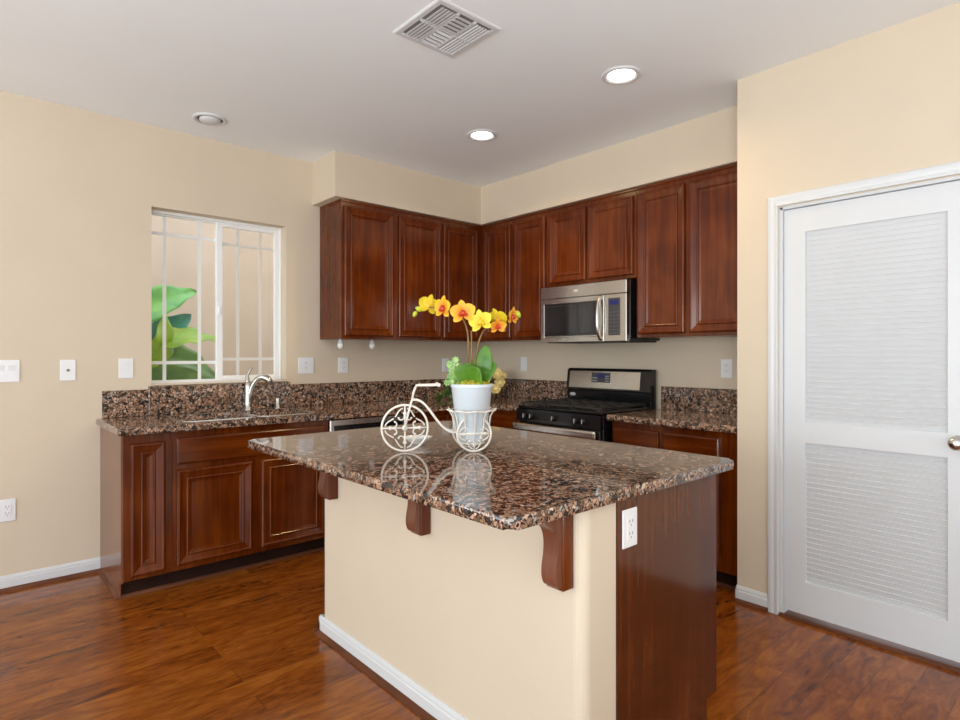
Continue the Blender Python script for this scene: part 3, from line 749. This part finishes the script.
it = thing('island_countertop', 'brown granite island top with rounded edges under the planter', 'countertop', (0, 0, 0))
tx0, tx1, ty0, ty1 = -2.770, -1.606, -1.466, -3.158
q = []; r = .026; IZ0 = .881
for cx, cy, a0 in ((tx1-r, ty0-r, 0), (tx0+r, ty0-r, 90), (tx0+r, ty1+r, 180), (tx1-r, ty1+r, 270)):
    for k in range(7): a = math.radians(a0+k*15); q.append((cx+r*math.cos(a), cy+r*math.sin(a)))
b = MB(); b.prism(q, lambda u, v, z: (u, v, z), IZ0, CZ1)
es = [e for e in b.bm.edges if abs(e.verts[0].co.z-e.verts[1].co.z) < 1e-6]
bmesh.ops.bevel(b.bm, geom=es, offset=.016, segments=5, affect='EDGES', profile=.5)
b.bm.normal_update()
for f in b.bm.faces:
    f.smooth = abs(f.normal.z) < .98
tp = b.build('counter_slab', M_granite, it)

# ------------------------------------------------------------------ switch and socket plates
def plate(name, label, cat, loc, rz, kind, w=.076, h=.122, grp='white wall plates'):
    t = thing(name, label, cat, loc, rz, grp)
    b = MB(); b.box(-w/2, w/2, -.006, -.0005, -h/2, h/2, .0025); b.build('cover_plate', M_plate, t)
    if kind in ('rocker', 'double'):
        for cx in ((0,) if kind == 'rocker' else (-.026, .026)):
            b = MB(); b.prism([(-.0055, -.034), (-.0085, -.034), (-.0065, 0), (-.011, .034), (-.0055, .034)], lambda u, v, a: (a, u, v), cx-.017, cx+.017)
            b.build('rocker', M_plate, t)
    elif kind == 'jack':
        b = MB(); b.lathe([(.008, .006), (.008, .010), (.004, .011), (0, .011)], (0, 0, 0), 14, mat=Matrix.Rotation(PI/2, 4, 'X')); b.build('jack', M_slot, t)
    else:
        b = MB(); b.box(-.018, .018, -.0085, -.0055, -.035, .035, .002); f = b.build('socket', M_plate, t)
        b = MB()
        for cz in (-.018, .018):
            for sx in (-.007, .007): b.box(sx-.0012, sx+.0012, -.0092, -.0083, cz-.001, cz+.008)
            b.box(-.002, .002, -.0092, -.0083, cz-.010, cz-.006)
        b.build('socket_slots', M_slot, f)
    return t
plate('light_switch', 'double rocker switch plate at the left edge of the window wall', 'light switch', (-3.540, 0, 1.206), 0, 'double', .122)
plate('cable_plate', 'white wall plate with a single round dark jack in its centre', 'wall plate', (-3.259, 0, 1.206), 0, 'jack')
plate('light_switch', 'single rocker switch plate just left of the kitchen window', 'light switch', (-2.965, 0, 1.212), 0, 'rocker', .080)
plate('outlet', 'white outlet plate on the wall just right of the kitchen window', 'outlet', (-1.795, 0, 1.214), 0, 'outlet', .124)
plate('outlet', 'white outlet plate below the left end of the upper cabinets', 'outlet', (-1.487, 0, 1.212), 0, 'outlet', .084)
plate('outlet', 'white outlet plate beside the inner corner, left of the orchid pot', 'outlet', (-.468, 0, 1.202), 0, 'outlet')
plate('light_switch', 'white switch plate on the range wall left of the stove', 'light switch', (0, -.528, 1.212), -PI/2, 'rocker')
plate('outlet', 'white outlet plate right of the range above the short counter', 'outlet', (0, -2.358, 1.206), -PI/2, 'outlet')
plate('outlet', 'white outlet plate low on the wall above the baseboard', 'outlet', (-3.534, 0, .441), 0, 'outlet')
plate('outlet', 'white outlet plate on the dark end panel of the island', 'outlet', (-2.262, IY1-.004, .789), 0, 'outlet', .074, .113)
t = thing('plug_adapter', 'small plug-in adapter on the wall beside the outlet in the corner', 'adapter', (-.390, -.002, 1.205))
b = MB(); b.box(-.018, .018, -.038, 0, -.055, .055, .006); b.build('housing', plain('pale_green_plastic', (.35, .42, .38), .4, noise=.05), t)
b = MB(); b.box(-.012, .012, -.041, -.038, -.05, -.005, .001); b.build('vent', M_slot, t)

# small rounded fittings hanging under the upper cabinet
for x, lb in ((-1.615, 'small white rounded lamp hanging under the upper cabinet, nearest the window'), (-1.345, 'small white rounded lamp hanging under the upper cabinet, second from the window')):
    t = thing('under_cabinet_lamp', lb, 'lamp', (x, -.20, UB), 0, 'lamps under the upper cabinet')
    b = MB(); b.lathe([(0, 0), (.012, 0), (.014, -.012), (.018, -.02), (.018, -.026), (0, -.026)], (0, 0, 0), 16); b.build('socket', M_plate, t)
    b = MB(); b.lathe([(0, -.026), (.019, -.027), (.023, -.042), (.021, -.056), (.013, -.068), (0, -.073)], (0, 0, 0), 16); b.build('bulb', plain('frosted_bulb', (.85, .84, .80), .25, noise=.01), t)

# ------------------------------------------------------------------ ceiling fittings
def can(x, y, label, lit=True, power=5):
    t = thing('recessed_light', label, 'ceiling light', (x, y, H), 0, 'recessed ceiling lights')
    if lit:
        b = MB(); b.lathe([(.100, 0), (.100, -.004), (.094, -.008), (.084, -.010), (.072, -.005), (.067, 0)], (0, 0, 0), 36); b.build('trim_ring', M_white, t)
        b = MB(); b.lathe([(.067, -.002), (.056, -.007), (.03, -.013), (0, -.014)], (0, 0, 0), 32); b.build('lens', M_lamp, t)
        d = bpy.data.lights.new('recessed_lamp', 'AREA'); d.shape = 'DISK'; d.size = .13; d.energy = power; d.color = (1, .70, .32); d.spread = math.radians(150)
        o = bpy.data.objects.new('recessed_lamp', d); link(o, t); o.location = (0, 0, -.02)
    else:
        b = MB(); b.lathe([(.098, 0), (.098, -.005), (.090, -.010), (.080, -.010), (.076, -.002), (.074, 0)], (0, 0, 0), 36); b.build('trim_ring', M_white, t)
        b = MB(); b.lathe([(.060, -.001), (.060, -.010), (.052, -.018), (.030, -.024), (0, -.026)], (.0, .0, 0), 32); b.build('eyeball', M_white, t)
        b = MB(); b.lathe([(.0745, -.0008), (0, -.0010)], (0, 0, 0), 32); b.build('recess_shade', M_darkplas, t)  # flat dark disc, shade of the gap round the eyeball as colour
    return t
can(-1.179, -2.362, 'lit recessed ceiling light nearer the door wall')
can(-1.163, -1.268, 'lit recessed ceiling light nearer the inner corner of the soffit', True, 8)
can(-2.583, -.353, 'unlit white recessed ceiling light above the kitchen window', False)

v = thing('ceiling_vent', 'square white ceiling register with six banks of louvers', 'vent', (-2.112, -2.092, H))
w = .172
b = MB(); b.rings(-w, w, -w, w, 0, [(0, .004), (.006, .008), (.026, .008), (.030, .001)])
fo = b.build('vent_frame', M_white, v, rot=(PI/2, 0, 0))
b = MB(); b.box(-w+.03, w-.03, -w+.03, w-.03, -.0022, -.0012); b.build('duct_shade', plain('shaded_duct', (.25, .24, .23), .7, noise=.05), v)  # thin sheet, the shade between the louvers put into its grey
iw = w-.030; cw = 2*iw/3; chh = iw
b = MB()
for k in (1, 2): b.box(-iw+k*cw-.005, -iw+k*cw+.005, -iw, iw, -.012, -.003)
b.box(-iw, iw, -.005, .005, -.0121, -.0031); b.build('divider', M_white, v)
for ci in range(3):
    for ri in range(2):
        x0 = -iw+ci*cw+.006; x1 = -iw+(ci+1)*cw-.006; y0 = -iw+ri*iw+.004; y1 = y0+iw-.010
        b = MB(); n = 5
        for k in range(n):
            f = (k+.5)/n
            if ci == 1:
                ang, wd = (8, .017) if ri == 0 else (-26, .0135)
                Mx = Matrix.Translation(((x0+x1)/2, y0+(y1-y0)*f, -.013)) @ Matrix.Rotation(math.radians(ang), 4, 'X')
                b.obox(Mx, x1-x0, wd, .0018)
            else:
                ang, wd = (-8, .0105) if ci == 0 else (24, .0085)
                Mx = Matrix.Translation((x0+(x1-x0)*f, (y0+y1)/2, -.013)) @ Matrix.Rotation(math.radians(ang), 4, 'Y')
                b.obox(Mx, wd, y1-y0, .0018)
        b.build('louver_bank', M_white, v)

# ------------------------------------------------------------------ tricycle planter on the island
ang = math.radians(-31)
tri = thing('tricycle_planter', 'cream wire tricycle planter holding the orchid on the island', 'planter', (-2.422, -2.217, CZ1), ang)
Wr = .0035
def circ(c, r, n=40, rot=0, plane='xz'):
    return [(c[0]+r*math.cos(2*PI*k/n), c[1], c[2]+r*math.sin(2*PI*k/n)) for k in range(n)]
def scroll(c, a, r0, turn, n=12, s=1):
    """little spiral in the wheel plane ending at c"""
    P = []
    for k in range(n+1):
        u = k/n; rr = r0*(1-u*.75); th = a+s*turn*u
        P.append((c[0]+rr*math.cos(th), c[1], c[2]+rr*math.sin(th)))
    return P
def wheel(name, cx, y, R, par):
    b = MB(); c = (0, 0, 0); b.tube(circ(c, R-Wr), Wr*1.25, 8, True)
    o = b.build(name, M_wire, par, (cx, y, R+.0005))
    b = MB(); b.lathe([(0, -.006), (.010, -.006), (.012, 0), (.010, .006), (0, .006)], (0, 0, 0), 14, mat=Matrix.Rotation(PI/2, 4, 'X')); b.build('hub', M_wire, o)
    b = MB()
    for k in range(4):
        a = k*PI/2; dx, dz_ = math.cos(a), math.sin(a); px, pz = -dz_, dx
        b.tube([(dx*.008, 0, dz_*.008), (dx*(R-.006), 0, dz_*(R-.006))], Wr, 6)
        for s in (-1, 1):
            # long curve hugging the rim and a small inward curl on each spoke
            P = []
            for j in range(13):
                u = j/12; rr = R*(.90-.02*math.sin(PI*u)) if u < .5 else R*(.90-.02*math.sin(PI*u))
                th = a+s*(.10+.62*u); q = R*.82-(R*.20)*math.sin(PI*u*.5)**2
                P.append((q*math.cos(th), 0, q*math.sin(th)))
            b.tube(P, Wr*.8, 6)
            cc = (dx*R*.46+px*s*R*.20, 0, dz_*R*.46+pz*s*R*.20)
            st = math.atan2(dz_*.30*R-pz*s*R*.20, dx*.30*R-px*s*R*.20)
            b.tube(scroll(cc, st, R*.22, 4.0, 12, -s), [Wr*.8]*10+[Wr*1.2]*3, 6)
        b.lathe([(0, -.004), (.007, -.002), (.007, .002), (0, .004)], (dx*R*.62, 0, dz_*R*.62), 8, mat=Matrix.Rotation(PI/2, 4, 'X'))
    b.build('spokes', M_wire, o)
    return o
RF = .094
wheel('front_wheel', 0, 0, RF, tri)
BXc = .267; RB = .071
for sy in (-1, 1): wheel('rear_wheel', BXc, sy*.055, RB, tri)
b = MB()
st = [(0, 0, RF), (.012, 0, .15), (.028, 0, .205), (.040, 0, .262), (.050, 0, .272)]
for s in (-1, 1):
    b.tube([(.0, s*.010, RF), (.012, s*.010, .15), (.026, s*.008, .20), (.030, 0, .212)], Wr*1.1, 8)
b.tube([(.028, 0, .205), (.034, 0, .235), (.043, 0, .258)], Wr*1.3, 8)
b.build('fork', M_wire, tri)
b = MB()
for s in (-1, 1):
    b.tube([(.043, 0, .258), (.046, s*.012, .262), (.060, s*.028, .263), (.11, s*.036, .263), (.128, s*.036, .264)], Wr*1.15, 8)
    b.lathe([(0, -.008), (.006, -.005), (.008, 0), (.006, .006), (0, .008)], (.130, s*.036, .264), 10)
b.build('handlebar', M_wire, tri)
b = MB()
for s in (-1, 1): b.tube(bez([(.028, s*.004, .205), (.085, s*.010, .215), (.105, s*.020, .145), (.150, s*.030, .062), (.205, s*.035, .078)], 18), Wr*1.3, 8)
b.build('frame', M_wire, tri)
b = MB()
def ell(z, r, wob=0, n=48, k=8): return [(BXc+(r+wob*math.cos(k*2*PI*i/n))*math.cos(2*PI*i/n), (r+wob*math.cos(k*2*PI*i/n))*math.sin(2*PI*i/n), z+wob*.6*math.cos(k*2*PI*i/n)) for i in range(n)]
b.tube(ell(.160, .089, .004), Wr, 8, True); b.tube(ell(.072, .064), Wr, 8, True); b.tube(ell(.032, .052), Wr, 8, True)
for i in range(12):
    a = 2*PI*i/12; ca, sa = math.cos(a), math.sin(a)
    P = bez([(.096, .164), (.078, .150), (.074, .115), (.066, .075), (.056, .036)], 8)if False else [(.102, .166), (.090, .158), (.078, .138), (.073, .105), (.065, .072), (.052, .032)]
    b.tube([(BXc+r*ca, r*sa, z) for r, z in P], Wr*.8, 6)
for i in range(3):
    a = PI*i/3; b.tube([(BXc-.052*math.cos(a), -.052*math.sin(a), .032), (BXc+.052*math.cos(a), .052*math.sin(a), .032)], Wr*.8, 6)
b.tube([(BXc, -.062, RB), (BXc, .062, RB)], Wr, 8)
b.build('basket', M_wire, tri)

# ------------------------------------------------------------------ orchid in its white pot
Rv = Vector((math.cos(math.radians(48.287-90)), math.sin(math.radians(48.287-90)), 0)); Fv = Vector((-Rv.y, Rv.x, 0))
potw = Vector((-2.422+.267*math.cos(ang), -2.217+.267*math.sin(ang), CZ1+.0365))
orc = thing('potted_orchid', 'yellow and orange orchid in a white ceramic pot on the tricycle', 'plant', potw, math.radians(48.287-90))
# local axes: x to the right, y away, z up
PH = .230
b = MB(); b.lathe([(0, 0), (.054, 0), (.058, .004), (.0815, PH-.016), (.0825, PH-.015), (.0850, PH-.013), (.0855, PH), (.081, PH), (.079, PH-.018), (0, PH-.02)], (0, 0, 0), 48); b.build('flower_pot', M_pot, orc)
b = MB(); P = [(.078, PH-.016)]; 
b.lathe([(.0785, PH-.012), (.07, PH+.004), (.05, PH+.012), (.02, PH+.017), (0, PH+.018)], (0, 0, 0), 40)
for vv in b.bm.verts: vv.co += Vector((random.uniform(-.003, .003), random.uniform(-.003, .003), random.uniform(-.004, .006)))
b.build('moss', M_moss, orc)
paddle = lambda u: math.sin(PI*min(1, (u*.93+.05)**.8))**.7
for bs, tpn, wd, nr, dr in (((.01, -.01, PH+.01), (-.065, -.055, PH+.055), .115, (.2, -.9, .25), .06), ((0, -.02, PH+.01), (.030, -.075, PH+.062), .10, (0, -.9, .4), .05),
                            ((.035, 0, PH+.02), (.060, .005, PH+.155), .080, (-.2, -.95, 0), .05), ((.03, 0, PH+.01), (.098, -.01, PH+.085), .075, (-.5, -.8, .2), .06),
                            ((-.01, .01, PH+.01), (-.085, .03, PH+.04), .07, (0, -.6, .8), .05)):
    b = MB(); leaf_grid(b, bs, tpn, wd, nr, dr, .14, 0, 14, 8, paddle); b.build('leaf', M_leaf, orc, solid=.0025)
def px(u, v, dep=0):  # a point read off the plant: across, up, and its depth
    return Vector(((u-474)/254, dep, (452-v)/254-.0365))
def flower_stem(pts, name='flower_stem', mat=M_stem):
    b = MB(); P = []
    for i in range(len(pts)-1):
        for k in range(4): P.append(Vector(pts[i]).lerp(Vector(pts[i+1]), k/4))
    P.append(Vector(pts[-1])); n = len(P)
    for _ in range(3): P = [P[0]]+[(P[i-1]+P[i]*2+P[i+1])/4 for i in range(1, n-1)]+[P[-1]]
    b.tube(P, [.0042-.0022*i/(n-1) for i in range(n)], 8); return b.build(name, mat, orc)
s1 = [px(472, 383, -.01), px(470, 360, -.01), px(471, 335, -.015), px(466, 318, -.01), px(455, 309, 0), px(440, 307, .0), px(428, 306, .005), px(417, 311, 0)]
s2 = [px(477, 383, 0), px(478, 360, -.005), px(481, 340, -.01), px(487, 328, -.01), px(497, 321, 0), px(508, 316, .005), px(521, 313, 0)]
flower_stem(s1); flower_stem(s2)
b = MB(); b.tube([px(474.5, 383, .012), px(473.5, 330, .006)], .003, 6); b.build('stake', plain('bamboo_stake', (.35, .17, .06), .6, noise=.2, nscale=30), orc)
def flower(loc, facing, size, mat, roll=0):
    f = Vector(facing).normalized(); q = f.to_track_quat('Z', 'Y')
    b = MB()
    ov = lambda u: math.sin(PI*min(1, (u*.94+.06)**.9))**.6
    for a, ln, wd in ((90, 1, .62), (215, .95, .60), (325, .95, .60), (20, 1.02, 1.0), (160, 1.02, 1.0)):
        a = math.radians(a+roll); d = Vector((math.cos(a), math.sin(a), .05)); z = .004 if wd > .9 else 0
        leaf_grid(b, d*.004*size/.05+Vector((0, 0, z)), d*size*ln+Vector((0, 0, z+.006)), size*wd, (0, 0, 1), .07, .12, 0, 8, 6, ov)
    o = b.build('flower', mat, orc, loc, q.to_euler())
    b = MB(); b.lathe([(0, 0), (.20, .05), (.26, .16), (.20, .28), (.10, .34), (0, .36)], (0, 0, 0), 12, mat=Matrix.Diagonal((size*.8, size, size*1.2, 1)))
    for s in (-1, 1): b.lathe([(0, -.2), (.15, -.1), (.18, 0), (.13, .12), (0, .2)], (s*size*.22, -size*.12, size*.22), 10, mat=Matrix.Diagonal((size*.7, size*.7, size*.9, 1)))
    b.build('lip', M_lip if mat == M_or else M_ye, o)
flower(px(465, 313, -.03), (.12, -1, .05), .054, M_or, 8)
flower(px(446.5, 308, -.02), (-.75, -.7, .05), .053, M_or, -6)
flower(px(431, 305, 0), (-.5, .75, .25), .048, M_ye, 10)
flower(px(484, 322, -.035), (-.35, -.9, .05), .052, M_ye, 12)
flower(px(499, 320, .0), (.55, .6, .45), .052, M_ye, 0)
flower(px(500, 326, -.02), (.25, -.9, -.25), .036, M_or, 5)
flower(px(514, 316, -.012), (.75, -.5, -.1), .042, M_or, 0)
for loc, d, sz in ((px(420, 308), (-.7, 0, .3), .015), (px(416, 313), (-.4, 0, -.8), .013), (px(521, 313.5), (.5, 0, -.7), .016)):
    b = MB(); q = Vector(d).to_track_quat('Z', 'Y').to_matrix().to_4x4()
    b.lathe([(0, -1), (.55, -.7), (.75, -.1), (.6, .5), (.25, .95), (0, 1.1)], (0, 0, 0), 12, mat=q @ Matrix.Scale(sz, 4)); b.build('bud', M_bud, orc, loc)
# pale green artificial sprig at the left of the pot
b = MB(); p0 = px(457, 384, -.03)
for k, (u, v_) in enumerate(((458, 360), (452, 364), (455, 370), (449, 383), (461, 366), (452, 377))):
    p1 = px(u, v_, -.05+.01*k); b.tube([p0, p0.lerp(p1, .5)+Vector((-.006, 0, 0)), p1], .0018, 6)
    for j in range(7):
        a = 2*PI*j/7; d = Vector((math.cos(a), -.4, math.sin(a)))
        leaf_grid(b, p1, p1+d*.016, .010, (0, -1, .2), .08, .1, 0, 4, 2)
    for j in range(3):
        m_ = p0.lerp(p1, .35+.2*j)
        for s in (-1, 1): leaf_grid(b, m_, m_+Vector((s*.016, -.006, .012)), .010, (0, -1, .2), .05, .1, 0, 4, 2)
b.build('sprig', M_frond, orc)

# small white dish behind the front wheel
ds = MB().lathe([(0, 0), (.028, 0), (.030, .004), (.046, .014), (.060, .027), (.063, .032), (.058, .031), (.044, .019), (.026, .010), (0, .009)], (0, 0, 0), 32, sy=.72).build('dish', M_dish, None, (-2.262, -2.082, CZ1+.0006), (0, 0, math.radians(-41)))
tag(ds, 'small white oval dish on the island behind the wire wheel', 'dish')

# flower arrangement on the counter in the inner corner
arr = thing('flower_arrangement', 'cream roses and trailing greenery on the corner counter behind the orchid', 'flowers', (-.36, -.36, CZ1), math.radians(48.287-90))
b = MB(); b.lathe([(0, 0), (.045, 0), (.06, .02), (.068, .06), (.055, .09), (.05, .10), (.046, .10), (.05, .07), (0, .06)], (0, 0, 0), 24); b.build('vase', M_dish, arr)
def rose(loc, r):
    b = MB()
    for ring, (rr, n, tilt) in enumerate(((1, 6, .35), (.72, 5, .7), (.45, 4, 1.1), (.22, 3, 1.5))):
        for k in range(n):
            a = 2*PI*k/n+ring*.7; d = Vector((math.cos(a), math.sin(a), tilt)).normalized()
            leaf_grid(b, Vector((0, 0, .1*r*ring)), d*r*(1-.1*ring), r*1.05*rr+.006, (0, 0, 1), -.15, .25, 0, 6, 4, paddle)
    q = Vector((random.uniform(-.2, .5), -1, random.uniform(.1, .6))).to_track_quat('Z', 'Y')
    return b.build('rose', M_cream, arr, loc, q.to_euler())
for loc, r in (((.135, -.04, .215), .055), ((.165, -.03, .145), .052), ((.125, -.07, .085), .05), ((.185, .0, .20), .04), ((.04, -.06, .17), .05), ((-.06, -.03, .19), .045)): rose(loc, r)
b = MB()
for k in range(46):
    s = k/46; base = Vector((-.04-.33*s, -.03-.10*s, .11-.085*s+.03*math.sin(5*s)))
    d = Vector((random.uniform(-.9, .2), random.uniform(-.8, .1), random.uniform(-.2, .9))).normalized()
    leaf_grid(b, base, base+d*random.uniform(.05, .085), .028, (0, -.6, .8), .08, .2, 0, 5, 2)
for k in range(26):
    base = Vector((random.uniform(-.02, .17), random.uniform(-.05, .03), random.uniform(.07, .2)))
    d = Vector((random.uniform(-.6, .9), random.uniform(-.8, .1), random.uniform(-.3, .9))).normalized()
    leaf_grid(b, base, base+d*random.uniform(.05, .07), .026, (0, -.6, .8), .08, .2, 0, 5, 2)
for vv in b.bm.verts: vv.co.z = max(vv.co.z, .004)
b.build('foliage', M_dkleaf, arr)
b = MB()
for p1 in ((.135, -.04, .20), (.165, -.03, .13), (.12, -.06, .08), (.04, -.05, .16), (-.06, -.03, .18), (-.36, -.12, .03)):
    b.tube(bez([(0, 0, .06), (p1[0]*.3, p1[1]*.3, .13), p1], 8), .0025, 6)
b.build('flower_stems', M_gstem, arr)
